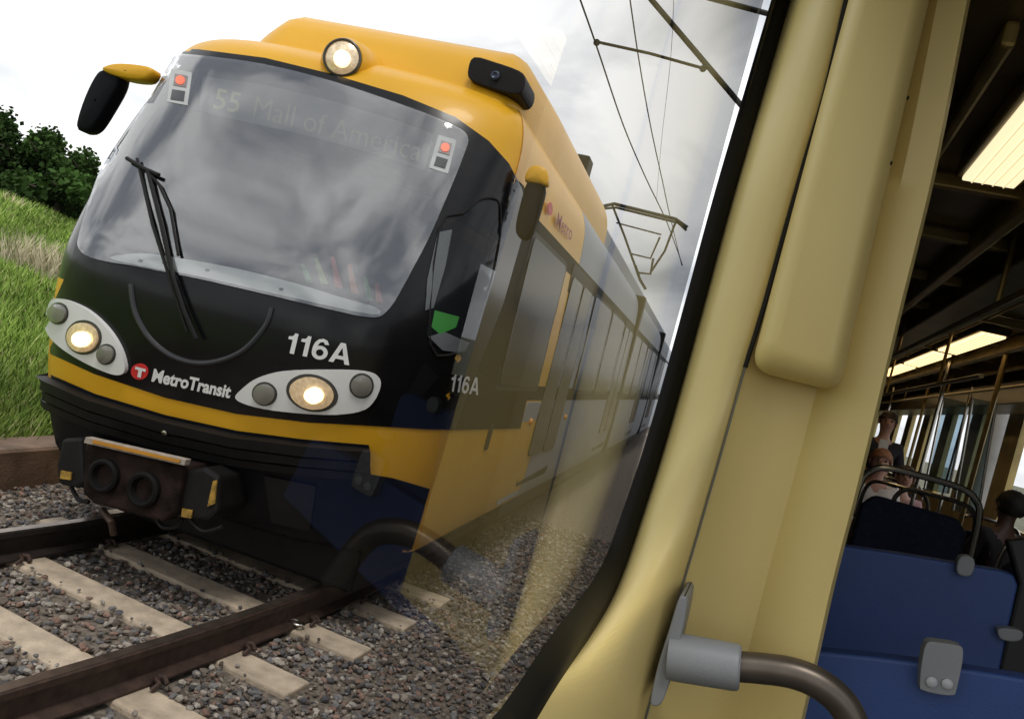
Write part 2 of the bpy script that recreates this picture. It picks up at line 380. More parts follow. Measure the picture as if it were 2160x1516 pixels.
for y in [-2+.8*i for i in range(50)]:
    x=-4.72+ (tcx(y)+2.62)*.25; rows.append([Vector((x+a,y,b)) for a,b in ((.17,-2.05),(.17,-1.66),(.15,-1.64),(-.12,-1.64),(-.14,-1.66),(-.14,-2.05))])
g.loft(rows); tag(g.build('kerb',M('brown kerb',(.17,.115,.08),.9,var=.35,scale=5,bump=.5,bscale=40)),'low brown concrete kerb between ballast and grass bank','kerb',kind='structure')
# trees
LF=Mattr('leaf',.85); BARK=M('bark',(.06,.045,.03),.9,var=.3,bump=.5)
def tree(ang,d,h,rw,label):
    x=-math.sin(R(ang))*d; y=math.cos(R(ang))*d; z=gz(x,y)
    root=thing('tree',Vector((x,y,z)),label,'tree','dark trees beyond the grass bank')
    g=MB(); g.tube([(x,y,z-.2),(x+.1,y,z+h*.35),(x,y+.1,z+h*.75)],[.22,.15,.05],8)
    for i in range(6):
        a=i*1.05; zz=z+h*(.25+.07*i); g.tube([(x,y,zz),(x+math.cos(a)*rw*.35,y+math.sin(a)*rw*.35,zz+h*.1),(x+math.cos(a)*rw*.7,y+math.sin(a)*rw*.7,zz+h*.16)],[.09,.06,.02],6)
    g.build('trunk',BARK,root,smooth=True)
    cl=[]
    for i in range(30):
        a=random.random()*6.28; t=random.uniform(.06,.85); rr=rw*math.sin(min(1,t*1.15+.15)*math.pi)**.5*random.uniform(.3,.95)
        cl.append((math.cos(a)*rr,math.sin(a)*rr,h*t,random.uniform(.14,.26)*rw))
    V=[];Fc=[];C=[]
    for (a,b,c,s) in cl:
        tn=random.uniform(.5,1.35)
        for j in range(190):
            v=Vector((random.gauss(0,1),random.gauss(0,1),random.gauss(0,1))).normalized()*s*random.uniform(.6,1.2)
            p=Vector((a,b,c))+v; n1=Vector((random.gauss(0,1),random.gauss(0,1),random.gauss(0,1))).normalized(); n2=n1.orthogonal(); q=random.uniform(.07,.16)
            k=len(V); V.extend([tuple(p+n1*q),tuple(p+n2*q*.6),tuple(p-n1*q),tuple(p-n2*q*.6)]); Fc.append((k,k+1,k+2,k+3))
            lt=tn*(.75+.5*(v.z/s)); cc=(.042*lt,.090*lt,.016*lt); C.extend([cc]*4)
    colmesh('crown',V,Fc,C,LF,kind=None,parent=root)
i=0
for ang,d,h,rw in [(37.6,47,2.2,2.6),(39.6,44,2.4,2.6),(41.6,46,3.1,2.9),(43.4,47,3.8,3.0),(45.6,46,4.2,3.3),(48.0,47,4.5,3.5),(51,46,4.7,3.6),(40.6,38,1.5,2.0),(44.2,37,1.7,2.4)]:
    tree(ang,d,h,rw,['lowest dark bushy tree nearest the train at the bank top','small dark tree close behind the train mirror side','dark rounded tree third along the tree line from the train','dark tree in the middle of the tree line','dark full tree left of the middle of the tree line','tall dark tree near the left picture edge','tall dark tree at the far left picture edge','low shrubby tree in front of the tree line by the train','low shrubby tree in front of the taller left trees'][i]); i+=1
# ------------------------------------------------ the yellow train
TC=-2.74
LV=[(-1.44,1.20,4.36,.62),(-1.36,1.29,4.26,.62),(-.95,1.325,4.10,.62),(-.60,1.325,4.02,.6),(-.30,1.325,3.99,.58),(-.05,1.325,4.01,.56),(.3,1.32,4.11,.54),(.8,1.30,4.30,.5),(1.15,1.28,4.45,.44),(1.32,1.25,4.53,.40),(1.45,1.19,4.62,.38),(1.55,1.09,4.79,.36),(1.62,.93,5.05,.4),(1.67,.65,5.5,.4),(1.70,.3,5.9,.3),(1.705,.02,6.1,.1)]
def lvint(z):
    for i in range(len(LV)-1):
        if z<=LV[i+1][0]:
            t=(z-LV[i][0])/(LV[i+1][0]-LV[i][0]); t=max(0,t); return tuple(LV[i][k]+(LV[i+1][k]-LV[i][k])*t for k in(1,2,3))
    return LV[-1][1:]
lv=[]
for i in range(len(LV)-1):
    a,b,c,d=LV[max(i-1,0)],LV[i],LV[i+1],LV[min(i+2,len(LV)-1)]
    for j in range(4):
        t=j/4; lv.append(tuple(.5*((2*b[k])+(c[k]-a[k])*t+(2*a[k]-5*b[k]+4*c[k]-d[k])*t*t+(3*b[k]-a[k]-3*c[k]+d[k])*t**3) for k in range(4)))
lv.append(LV[-1])
YB=7.7
def outline(z,hw,yn,Ln,yb):
    o=[Vector((TC-hw,yb,z))]
    K=44
    for i in range(K+1):
        ph=-math.pi/2+math.pi*i/K; s=math.sin(ph); x=hw*math.copysign(abs(s)**.62,s); y=yn+Ln*(1-max(0,math.cos(ph))**1.0)+.10*x/1.325*max(0,math.cos(ph))**.3
        o.append(Vector((TC+x,min(y,yb),z)))
    o.append(Vector((TC+hw,yb,z))); return o
shell=MB(); shell.loft([outline(*l,YB) for l in lv])
under=[(-200,838),(84,838),(200,872),(350,912),(500,945),(640,962),(760,974),(772,1035),(850,1052),(850,1500),(-200,1500)]
for k,f in enumerate(shell.f):
    c=sum((shell.v[i] for i in f),Vector())/4
    if inside(toPx(c),under): shell.m[k]=1
    elif c.x<TC-.95 and -.28<c.z<1.14: shell.m[k]=2
rear=MB(); YE=31
rear.loft([[Vector((TC-l[1],YB+.01,l[0])),Vector((TC-l[1],YE,l[0]))] for l in lv]); rear.loft([[Vector((TC+l[1],YB+.01,l[0])),Vector((TC+l[1],YE,l[0]))] for l in lv])
bvh=BVHTree.FromPolygons([tuple(v) for v in shell.v+rear.v],shell.f+[tuple(i+len(shell.v) for i in f) for f in rear.f])
def hit(px,py):
    d=ray(px,py).normalized(); p,n,i,ds=bvh.ray_cast(Vector((0,0,0)),d)
    if p is None:
        p,n,i,ds=bvh.find_nearest(d*5.9)
    if n.dot(d)>0: n=-n
    return p,n
train=thing('train',Vector((TC,4.3,ZR)),'yellow and black light rail train numbered 116A approaching on the next track','train')
shell.build('cab_shell',[YEL,NAVY,BLK],train,smooth=True,autos=60); rear.build('carriage_body',GREY,train,smooth=True)
g=MB()
def fsec(y,z1,hw_,xc=-2.63):
    out=[]
    for i in range(33):
        a=math.pi*i/32; c_=-math.cos(a); s_=math.sin(a)
        out.append(Vector((xc+hw_*math.copysign(abs(c_)**.6,c_)*(1-.10*max(0,(z1-1.5))*s_),y,1.46+(z1-1.46)*min(1,s_*1.5)**.65)))
    return out
g.loft([fsec(4.90,1.48,.95),fsec(4.94,1.56,.965),fsec(5.0,1.67,.985),fsec(5.07,1.78,1.005),fsec(5.16,1.88,1.02),fsec(5.28,1.95,1.035),fsec(5.48,1.99,1.045),fsec(6.5,2.01,1.06),fsec(9.6,2.01,1.06)])
g.build('roof_fairing',YEL,train,smooth=True,autos=0)
g=MB(); g.box((TC,19.8,1.78),(1.9,19,.28)); g.build('roof_equipment',GREY,train,bevel=.05)
p=atY(1228,360,9.2); g=MB(); g.box(p,(.16,.3,.30)); g.build('roof_antenna',BLKM,train,bevel=.02)
mask=[(352,104),(420,106),(560,124),(700,158),(850,203),(960,248),(1030,298),(1072,345),(1098,395),(1108,430),(1100,500),(1060,640),(1010,770),(975,860),(958,905),(900,904),(780,897),(650,890),(500,872),(350,838),(200,788),(95,740),(106,660),(150,560),(180,450),(230,320),(290,200),(325,130)]
g=MB(); patch(g,mask,hit,.006,13); g.build('front_mask',BLK,train,smooth=True)
g=MB(); patch(g,[(1080,370),(1104,392),(1130,480),(1146,520),(1165,545),(1155,640),(1120,800),(1097,903),(950,906),(945,840),(1040,600)],hit,.0045,13); g.build('side_mask',BLKS,train,smooth=True)
wind=cr([(365,120),(430,124),(560,142),(700,177),(850,227),(940,262),(984,290),(975,335),(940,420),(900,510),(850,605),(818,655),(785,671),(700,655),(560,622),(420,590),(300,566),(210,549),(174,528),(176,490),(210,385),(260,262),(315,155),(342,124)],4)
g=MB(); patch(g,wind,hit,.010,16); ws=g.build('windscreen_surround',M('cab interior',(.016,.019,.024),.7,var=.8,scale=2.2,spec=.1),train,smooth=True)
g=MB(); patch(g,cr([(235,545),(300,536),(380,546),(500,568),(620,598),(720,628),(795,650),(785,664),(640,634),(430,586),(300,562)],3),hit,.014,12); da=g.build('dashboard',M('pale dashboard',(.88,.90,.87),.6,var=.05),train,smooth=True)
g=MB(); patch(g,[(392,236),(480,252),(640,286),(800,330),(925,372),(905,415),(800,378),(640,335),(480,300),(380,285)],hit,.014,16); g.build('dark_band',M('dark band',(.002,.002,.003),.6,spec=.1),train,smooth=True)  # near-black strip behind the glass, below the display
g=MB(); patch(g,[(430,165),(560,183),(700,216),(850,262),(915,286),(895,362),(800,332),(640,287),(500,256),(422,238)],hit,.014,16); dsp=g.build('destination_display',M('display panel',(.11,.115,.115),.5,spec=.2),train,smooth=True)
g=MB(); text_on(g,'55',(452,232),(505,243),(8,-42),hit,.018,.01); g.build('route_number',M('route number dots',(.36,.37,.20),.5),dsp)
g=MB(); text_on(g,'Mall of America',(535,250),(885,345),(9,-44),hit,.018,-.005); g.build('display_text',M('amber green dots',(.22,.23,.145),.5),dsp)
for c in [(300,552),(440,572),(595,612),(350,556)]: g=MB(); patch(g,circ(*c,5,3,n=10),hit,.018,6); g.build('switch',BLK,da)
cols_=[([(636,560),(642,558),(662,598),(648,600)],(.10,.30,.13),'green painted reflection'),([(664,548),(671,546),(694,602),(678,600)],(.30,.40,.14),'lime painted reflection'),([(698,545),(706,543),(724,610),(708,608)],(.45,.10,.08),'red painted reflection'),([(733,560),(741,558),(758,622),(742,620)],(.48,.20,.10),'orange painted reflection'),([(766,588),(774,586),(788,636),(774,634)],(.10,.30,.13),'green painted reflection'),([(790,600),(798,598),(808,640),(794,640)],(.45,.10,.08),'red painted reflection')]
for a,b,c in cols_:
    g=MB(); patch(g,a,hit,.018,8); g.build('painted_reflection',M(c,b,.7,var=.3,scale=12),da)  # streaks of colour standing in for reflections in the windscreen
g=MB(); patch(g,wind,hit,.024,16,rim=0); g.build('windscreen',SHIELD,train,smooth=True,autos=0)
for fr,red,dk in (([(368,152),(410,160),(400,229),(358,221)],[(376,163),(402,168),(398,192),(372,187)],[(370,196),(396,200),(393,221),(366,217)]),([(925,290),(961,301),(943,371),(904,359)],[(930,302),(952,309),(946,333),(923,326)],[(920,335),(943,342),(937,361),(914,354)])):
    g=MB(); patch(g,fr,hit,.027,12); o=g.build('marker_light',M('pale frame',(.50,.51,.51),.5),train)
    g=MB(); patch(g,red,hit,.031,10); rl=g.build('red_lens',M('marker lens surround',(.25,.20,.19),.3),o)
    cx_=sum(a[0] for a in red)/4; cy_=sum(a[1] for a in red)/4
    g=MB(); patch(g,circ(cx_,cy_,9,9),hit,.035,5); g.build('red_glow',REDL,o)
    g=MB(); patch(g,dk,hit,.031,10); g.build('clear_lens',M('dark lens',(.08,.08,.085),.15),o)
low=[(84,780),(200,830),(350,875),(500,908),(640,926),(778,938),(782,1000),(830,1008),(905,1030),(885,1100),(868,1156),(862,1200),(640,1190),(350,1150),(150,1020),(84,900)]
g=MB(); patch(g,low,hit,.006,14); g.build('lower_skirt',NAVY,train,smooth=True)
for of,dy0,dy1 in ((.07,0,20),(.06,25,42),(.05,47,62)):
    t1=[(84,786),(200,836),(350,881),(500,914),(640,932),(779,944)] 
    top=[(x,y+dy0) for x,y in t1]; bot=[(x,y+dy1) for x,y in reversed(t1)]
    g=MB(); patch(g,top+bot,hit,of,14,rim=of); g.build('bumper_rib',BLKM,train,smooth=True)
p,n=hit(365,903); g=MB(); g.lathe(p+n*.075,n,[(.018,0),(.018,.006),(.01,.01)],12); g.build('bumper_bolt',CHROME,train)
g=MB(); pts=[hit(x,y) for x,y in [tuple(v) for v in cr([(278,600),(288,660),(322,718),(375,755),(440,765),(510,742),(560,690),(575,650)],5,False)]]
g.tube([p+n*.008 for p,n in pts],.016,8); g.build('round_cover_rim',M('dark grey trim',(.03,.03,.035),.45),train,smooth=True)
def headlight(outl,lamps,lab):
    g=MB(); patch(g,cr(outl,4),hit,.035,10,rim=.035); o=g.build('headlight',WHT,train,smooth=True,autos=50); o['label']=lab
    for (x,y,rx,ry,lit) in lamps:
        g=MB(); patch(g,circ(x,y,rx,ry,.25),hit,.038,8); g.build('lamp_bezel',M('dark bezel',(.09,.09,.085),.3,metal=.5),o)
        g=MB(); patch(g,circ(x,y,rx*.84,ry*.84,.25),hit,.041,7,dome=.02,cen=(x,y),rr=rx); g.build('lamp_lens',M('reflector bowl',(.72,.62,.46),.25,metal=.5,var=.35,scale=40,emit=.25,ecol=(1,.62,.28)) if lit else LAMPD,o,smooth=True)
        if lit:
            g=MB(); patch(g,circ(x+rx*.12,y+ry*.08,ry*.50,ry*.44),hit,.066,6,dome=.01,cen=(x,y),rr=rx); g.build('lit_bulb',LAMP,o,smooth=True)
headlight([(110,665),(122,634),(150,634),(195,655),(235,692),(262,735),(272,778),(255,789),(215,776),(165,750),(125,720),(108,692)],[(136,662,21,23,0),(188,711,37,36,1),(234,746,20,22,0)],'left headlight cluster with lit middle lamp')
headlight([(503,838),(520,815),(550,795),(600,782),(690,779),(770,782),(800,797),(796,828),(770,860),(710,871),(620,867),(545,856)],[(564,828,26,25,0),(662,826,54,38,1),(763,811,25,26,0)],'right headlight cluster with lit middle lamp')
g=MB(); text_on(g,'',(603,743),(737,770),(10,-42),hit,.012,vf=glyphs('116A')); g.build('front_number',WHT,train)
g=MB(); text_on(g,'MetroTransit',(322,802),(487,838),(6,-25),hit,.012,.035); g.build('operator_lettering',WHT,train)
g=MB(); patch(g,circ(297,783,18,17),hit,.012,8); lo=g.build('red_logo_disc',M('red logo',(.65,.03,.03),.4),train)
g=MB(); text_on(g,'T',(287,790),(309,796),(3,-17),hit,.018,.07); g.build('logo_letter',WHT,lo)
g=MB(); text_on(g,'',(945,824),(1005,832),(6,-36),hit,.012,vf=glyphs('116A')); g.build('side_number',M('side number paint',(.8,.8,.78),.5),train)
def otube(pts,r,off,name,mat,par,n=8):
    g=MB(); g.tube([hit(x,y)[0]+hit(x,y)[1]*off for x,y in pts],r,n); return g.build(name,mat,par,smooth=True)
wp=otube([(425,715),(400,660),(375,590),(350,480),(322,370)],.013,.05,'wiper_arm',BLKM,train)
otube([(405,700),(370,600),(330,480),(300,345)],.009,.045,'wiper_arm_link',BLKM,wp)
otube([(318,368),(345,400),(368,450),(385,545)],.009,.045,'wiper_blade',BLKM,wp)
otube([(280,345),(318,368),(345,380)],.012,.05,'wiper_joint',BLKM,wp)
# roof headlamp
ax=Vector((.22,-1,.02)).normalized(); p,n=hit(718,122); q=atY(720,119,p.y-.22)-ax*.18
g=MB(); g.lathe(q,-ax,[(.126,-.14),(.150,-.10),(.185,.04),(.215,.18),(.23,.42)],32); co=g.build('roof_lamp_cowl',YEL,train,smooth=True)
g=MB(); g.lathe(q,ax,[(.10,.12),(.121,.13),(.121,.165),(.113,.17),(.107,.155)],32); g.build('lamp_bezel',M('dark bezel',(.09,.09,.085),.3),co,smooth=True)
g=MB(); g.lathe(q,ax,[(.108,.13),(.105,.16),(.07,.178),(.01,.186)],24); g.build('lamp_lens',MC['reflector bowl'],co,smooth=True)
g=MB(); g.lathe(q+Vector((.01,0,-.015)),ax,[(.055,.17),(.05,.20),(.03,.21),(.005,.212)],20); g.build('lit_bulb',LAMP,co,smooth=True)
g=MB(); g.prism([atY(x,y,4.90) for x,y in cr([(1000,120),(1045,131),(1095,149),(1108,165),(1103,190),(1085,199),(1035,186),(992,168),(987,145)],3)],(0,.3,0)); ho=g.build('roof_horn_housing',BLKM,train,bevel=.008)
p=atY(1045,160,4.89); g=MB(); g.lathe(p,(0,-1,0),[(.02,0),(.03,.008),(.02,.012),(.008,.004)],16); g.build('horn',M('dark metal',(.05,.06,.09),.3,metal=.6),ho,smooth=True)
MIR=M('mirror housing',(.006,.0065,.009),.6,var=.1,spec=.1)
def mirror(bodyp,capp,Y,lab,dep):
    def pil_(poly,y0,dep,k=3):
        pts=[Vector(v) for v in cr(poly,k)]; c=sum(pts,Vector((0,0)))/len(pts); rows=[]
        for s,dy in ((.05,0),(.86,.0),(.95,.008),(1,.025),(1,dep),(.9,dep+.02),(.05,dep+.025)):
            r_=[atY(*(c+(p-c)*s),y0)+Vector((0,dy,0)) for p in pts]; rows.append(r_+[r_[0]])
        g=MB(); g.loft(rows); return g
    b=pil_(bodyp,Y,dep).build('wing_mirror',MIR,train,smooth=True,autos=0); b['label']=lab
    pil_(capp,Y-.02,dep).build('mirror_arm',YEL,b,smooth=True,autos=0)
mirror([(216,144),(250,150),(246,178),(222,222),(197,262),(182,275),(160,272),(161,250),(176,205),(198,160)],[(212,142),(240,133),(285,135),(318,143),(308,165),(275,166),(245,160),(222,152)],4.55,'left wing mirror on yellow arm',.10)
mirror([(1112,380),(1130,380),(1148,392),(1142,430),(1122,490),(1106,504),(1092,498),(1086,478),(1096,430)],[(1106,380),(1114,354),(1134,347),(1154,360),(1154,390),(1136,386)],4.85,'right wing mirror with yellow cap',.06)
g=MB(); patch(g,[(932,484),(975,455),(1005,428),(1048,424),(1048,500),(1030,590),(985,720),(960,738),(905,722),(898,705)],hit,.012,12); cw=g.build('cab_side_window',DKG,train,smooth=True)
g=MB(); patch(g,[(915,655),(965,668),(958,690),(925,705),(908,690)],hit,.016,8); g.build('green_cloth',M('green cloth',(.04,.25,.04),.8),cw)
g=MB(); patch(g,[(902,710),(935,700),(985,722),(972,744),(930,738)],hit,.016,8); g.build('silver_sill',M('silver trim',(.3,.32,.35),.3,metal=.6),cw)
g=MB(); patch(g,[(922,492),(952,486),(938,560),(912,650),(895,655),(900,590)],hit,.016,8); g.build('quarter_light_pane',M('pale reflecting pane',(.12,.13,.135),.2),cw)
g=MB(); pts=[hit(x,y) for x,y in [tuple(v) for v in cr([(925,484),(975,452),(1008,424),(1040,420),(1052,440),(1050,500),(1032,590),(990,716),(962,742),(905,726)],3,True)]]
g.tube([p+n*.012 for p,n in pts],.008,6,closed=True); g.build('window_seal',BLKM,cw,smooth=True)
def hwz(z): return lvint(z)[0]
def sidep(y0,y1,z0,z1,off,name,mat,par,r=.06):
    corner=[]
    for (cy_,cz_,a0) in((y1-r,z1-r,0),(y0+r,z1-r,90),(y0+r,z0+r,180),(y1-r,z0+r,270)):
        for k in range(4): a=R(a0+k*30); corner.append((cy_+r*math.cos(a),cz_+r*math.sin(a)))
    g=MB(); A=[Vector((TC+hwz(z)+off,y,z)) for y,z in corner]
    g.prism(A,(-.02,0,0)); return g.build(name,mat,par)
sidep(5.35,30.5,-.40,.95,.003,'window_band',BLKS,train,.06)
DOORP=M('door paint',(.03,.032,.04),.5,spec=.08)
WSIL=M('window frame metal',(.05,.052,.055),.5,spec=.1)
lay=[('w',5.6,7.1),('d',7.4,8.9),('w',9.1,10.8),('w',10.95,12.6),('d',12.8,14.3),('w',14.8,16.4),('w',16.5,18.1),('d',18.3,19.8),('w',20,21.6),('w',21.7,23.3),('d',23.5,25.0),('w',25.2,27.3)]
for k,a,b in lay:
    if k=='w':
        o=sidep(a,b,-.32,.86,.008,'window',WSIL,train); sidep(a+.05,b-.05,-.28,.82,.014,'pane',DKS,o)
    else:
        d=sidep(a,b,-1.25,.92,.010,'door',DOORP,train)
        sidep(a+.08,(a+b)/2-.05,-.95,.80,.016,'pane',DKS,d); sidep((a+b)/2+.05,b-.08,-.95,.80,.016,'pane',DKS,d)
sidep(6.85,7.68,-1.36,-.42,.006,'grey_panel',GREY,train,.02)
sidep(5.75,5.85,-.78,-.58,.010,'side_intake',NAVY,train,.02)
for yy,zz in((7.2,-.6),(9.1,-.6)):
    g=MB(); g.lathe((TC+1.32,yy,zz),(1,0,0),[(.03,0),(.03,.02),(.02,.03)],12); g.build('side_indicator',M('orange lens',(.8,.3,.05),.3),train)
for yy in (14.4,22.5):
    g=MB(); g.box((TC,yy+.2,.05),(2.69,.3,2.9)); g.build('gangway_bellows',BLKM,train,bevel=.03)
g=MB()
def sideproj(px,py):
    p=atX(px,py,TC+1.30); return p,Vector((1,0,0))
text_on(g,'Metro',(1170,476),(1202,508),(5,-30),sideproj,.012,.01); g.build('side_lettering',M('lettering red',(.35,.05,.09),.5),train)
g=MB(); patch(g,circ(1158,440,5,14),sideproj,.012,6); g.build('side_logo_disc',M('red logo',(.65,.03,.03),.4),train)
g=MB(); g.box((TC,6.2,-1.60),(2.0,3.0,.28)); g.box((TC,6.8,-1.2),(2.5,3.6,.5)); g.build('undercarriage',BLKM,train,bevel=.03)
g=MB(); g.box((TC,18,-1.58),(2.2,20,.3)); g.build('rear_underframe',BLKM,train,bevel=.03)
for sx in(-1,1):
    for yy in(6.0,7.8):
        g=MB(); g.lathe((tcx(yy)+sx*.71,yy,ZR+.30),(1,0,0),[(.30,-.05),(.31,-.04),(.31,.0),(.30,.05),(.12,.055)],28); g.build('wheel',RUST,train,smooth=True)
g=MB(); g.prism([atY(x,y,3.90) for x,y in [(178,932),(388,984),(372,1085),(340,1100),(195,1062),(172,1040)]],(0,.5,0)); cp_=g.build('coupler',M('dark grimy coupler',(.020,.012,.010),.8,var=.7,scale=9,bump=.5,spec=.12),train,bevel=.02)
g=MB(); g.prism([atY(x,y,3.86) for x,y in [(180,921),(392,969),(388,982),(176,934)]],(0,.05,.0)); g.build('coupler_top_plate',M('worn pale edge',(.34,.29,.24),.7,var=.3,scale=25),cp_,bevel=.004)
g=MB(); g.prism([atY(x,y,3.852) for x,y in [(196,927),(380,970),(377,976),(194,934)]],(0,.006,0)); g.build('yellow_strip',M('orange strip',(.5,.22,.02),.5),cp_)
for (x,y,rp) in((218,1003,36),(302,1032,38)):
    p=atY(x,y,3.88); rr=rad(p,rp); g=MB(); g.lathe(p,(0,-1,0),[(rr,-.05),(rr,.01),(rr*.85,.02),(rr*.7,.015),(rr*.6,-.02),(rr*.2,-.03)],26); g.build('coupler_socket',M('dark steel',(.007,.0065,.0065),.7,var=.3,spec=.15),cp_,smooth=True)
for poly in ([(130,925),(172,922),(178,1020),(160,1030),(122,1022),(118,980)],[(358,998),(430,985),(462,1005),(458,1080),(440,1098),(370,1092),(352,1060)]):
    g=MB(); g.prism([atY(x,y,3.94) for x,y in poly],(0,.3,0)); g.build('electric_head_cover',BLKM,cp_,bevel=.02)
for poly in ([(128,992),(150,996),(148,1012),(126,1009)],[(384,1072),(405,1076),(402,1093),(382,1089)],[(449,1014),(457,1012),(452,1062),(437,1068)]):
    g=MB(); g.prism([atY(x,y,3.925) for x,y in poly],(0,.01,0)); g.build('warning_label',M('yellow label',(.34,.20,.03),.6,var=.5,scale=30),cp_)
g=MB(); g.tube([atY(215,1075,4.0),atY(235,1100,3.95),atY(240,1125,4.0)],.02,8); g.build('coupler_hose',RUST,cp_,smooth=True)
for pts_ in ([(330,1095),(345,1112),(372,1110),(385,1094)],[(150,1025),(165,1052),(188,1058)],[(400,1095),(430,1120),(470,1110)]):
    g=MB(); g.tube([atY(x,y,3.98) for x,y in [tuple(v) for v in cr(pts_,4,False)]],.012,8); g.build('coupler_cable',BLKM,cp_,smooth=True)
g=MB(); patch(g,[(560,1000),(668,1022),(655,1115),(575,1098)],hit,.02,12); g.build('skirt_hatch',M('hatch paint',(.018,.017,.018),.6,spec=.2),train)
# pantograph
PY=14.0
P_=lambda x,y,dy=0: atY(x,y,PY+dy)
def pt(pts,rp=2.0,name='pantograph_arm',par=None):
    q=[P_(*a) for a in pts]; g=MB(); g.tube(q,rad(q[0],rp),8); return g.build(name,M('pantograph steel',(.04,.04,.036),.6,spec=.2),par,smooth=True)
pan=thing('pantograph',P_(1355,585),'dark steel pantograph raised on the roof of the yellow train','pantograph')
pt([(1268,436),(1295,430),(1425,462),(1450,480)],3.6,'collector_head',pan); pt([(1275,440,.3),(1300,438,.3),(1430,470,.3),(1448,486,.3)],2.6,'collector_head',pan)
pt([(1292,434),(1318,500),(1332,540)],2.4,par=pan); pt([(1426,466),(1402,530),(1372,575)],2.4,par=pan); pt([(1318,500),(1330,535),(1372,545),(1392,500)],2,par=pan); pt([(1300,470),(1395,495)],1.6,par=pan)
pt([(1332,540),(1345,575),(1372,578),(1378,545)],2.6,par=pan); pt([(1340,560),(1350,590),(1362,610)],3,'pantograph_base',pan)
WM=M('overhead wire',(.02,.02,.02),.6,spec=.2)
def wire(pts,rp,lab,name='overhead_wire',grp=None):
    q=[Vector(p) for p in pts]; g=MB(); g.tube(cr(q,4,False),rp,6); return tag(g.build(name,WM,smooth=True),lab,'wire',grp)
wire([atZ(1195,-80,4.05),atZ(1255,88,4.0),atZ(1315,265,3.95),atZ(1362,375,3.7),atZ(1408,472,3.6),atZ(1440,560,3.6)],.011,'left overhead wire running down to the pantograph')
wire([atZ(1318,-80,5.2),atZ(1345,110,4.9),atZ(1372,265,4.6),atZ(1398,385,4.3),atZ(1412,450,4.2),atZ(1438,560,4.2)],.011,'right overhead wire converging towards the pantograph')
wire([atZ(1423,-60,5.4),atZ(1415,120,4.9),atZ(1395,300,4.6),atZ(1385,420,4.6)],.004,'thinnest faint vertical wire right of the two main wires')
ct=thing('overhead_line_bracket',Vector((3.2,10,-2)),'black overhead line bracket with diagonal tube and thin strut against the sky','bracket')
g=MB(); a=atY(1340,-40,10); b=atY(1540,195,10); e=b+(b-a).normalized()*4.6; g.tube([a,b,e],.036,10); g.build('bracket_tube',WM,ct,smooth=True)
g=MB(); g.tube([atY(1255,88,10),atY(1370,113,10),atY(1485,145,10)],.02,8); st=g.build('registration_arm',WM,ct,smooth=True)
for x,y in((1258,88),(1483,143)):
    g=MB(); g.lathe(atY(x,y,9.97),(0,1,0),[(.035,0),(.045,.03),(.035,.06)],12); g.build('wire_clamp',WM,st)
g=MB(); a2=atY(1480,-8,10); b2=atY(1592,22,10); g.tube([a2,b2,b2+(b2-a2)*3],.035,8); g.build('upper_tie',WM,ct,smooth=True)
g=MB(); g.tube([(3.2,10,-2),(3.2,10,6)],.12,12); g.build('mast',M('galvanised mast',(.3,.3,.3),.5),ct,smooth=True)
# ------------------------------------------------ own train: window, pillar
XG=-.212
wi=thing('train_window',I(XG,1.0,-.42),'large window with thick black rubber gasket looking out at the yellow train','window')
pane=MB(); pane.add([I(XG,-.3,-.47),I(XG,1.60,-.47),I(XG,1.60,1.1),I(XG,-.3,1.1)],[(0,1,2,3)]); pane.build('window_pane',PANE,wi,recalc=False)
G1=[(1680,-40),(1668,0),(1604,220),(1543,430),(1486,640),(1434,830),(1392,975),(1350,1105),(1318,1200),(1288,1270),(1248,1338),(1200,1408),(1166,1460),(1136,1510),(1098,1572)]
def dens(l,n=5): return [tuple(v) for v in cr(l,n,False)]
g1=[iX(x,y,-.175) for x,y in dens(G1)]
g0=[]
for i,p in enumerate(g1):
    t=(g1[min(i+1,len(g1)-1)]-g1[max(i-1,0)]).normalized(); nrm=t.cross(xi).normalized()
    if nrm.dot(I(0,.5,.3)-p)<0: nrm=-nrm
    g0.append(p+xi*(XG+.003+.175)+nrm*(.036+.014*math.exp(-((i-46)/12)**2)))
za=g0[-1].z; zb=g1[-1].z
for D in(.7,.4,0,-.6,-1.2): g0.append(I(XG+.003,D,za)); g1.append(I(-.175,D,zb))
mid=[a*.5+b*.5+xi*.014 for a,b in zip(g0,g1)]
mid1=[a*.85+b*.15+xi*.010 for a,b in zip(g0,g1)]
g=MB(); g.loft([g0,mid1,mid,g1]); g.build('window_gasket',M('gasket rubber',(.006,.0056,.005),.45,var=.15,scale=6,spec=.2),wi,smooth=True,autos=0)
S=[(1796,-40),(1785,0),(1742,190),(1698,340),(1655,490),(1612,645),(1572,775),(1548,860),(1520,960),(1494,1050),(1468,1140),(1440,1235),(1400,1375),(1362,1516),(1346,1572)]
sL=[iD(x,y,1.56) for x,y in dens(S)]
pil=thing('window_pillar',I(-.05,1.56,-1.38),'yellow cream moulded pillar beside the window with a raised oblong cover','pillar')
n=len(sL); g1b=g1[:n]
g=MB(); 
f1=[a*.75+b*.25+xi*.0-yi*.045 for a,b in zip(g1b,sL)]; f2=[a*.4+b*.6-yi*.045 for a,b in zip(g1b,sL)]; f3=[a*.12+b*.88-yi*.03 for a,b in zip(g1b,sL)]
g.loft([g1b,f1,f2,f3,[p+xi*-.002 for p in sL]]); g.build('window_reveal',CREAM,pil,smooth=True,autos=0)
E=[(2051,-40),(2040,0),(2000,205),(1966,370),(1930,520),(1900,640),(1868,775),(1850,850),(1826,950),(1800,1055),(1775,1150),(1750,1250),(1720,1385),(1690,1516),(1678,1572)]
eL=[iD(x,y,1.57) for x,y in dens(E)]; e0=[iD(x-62,y,1.57) for x,y in dens(E)]
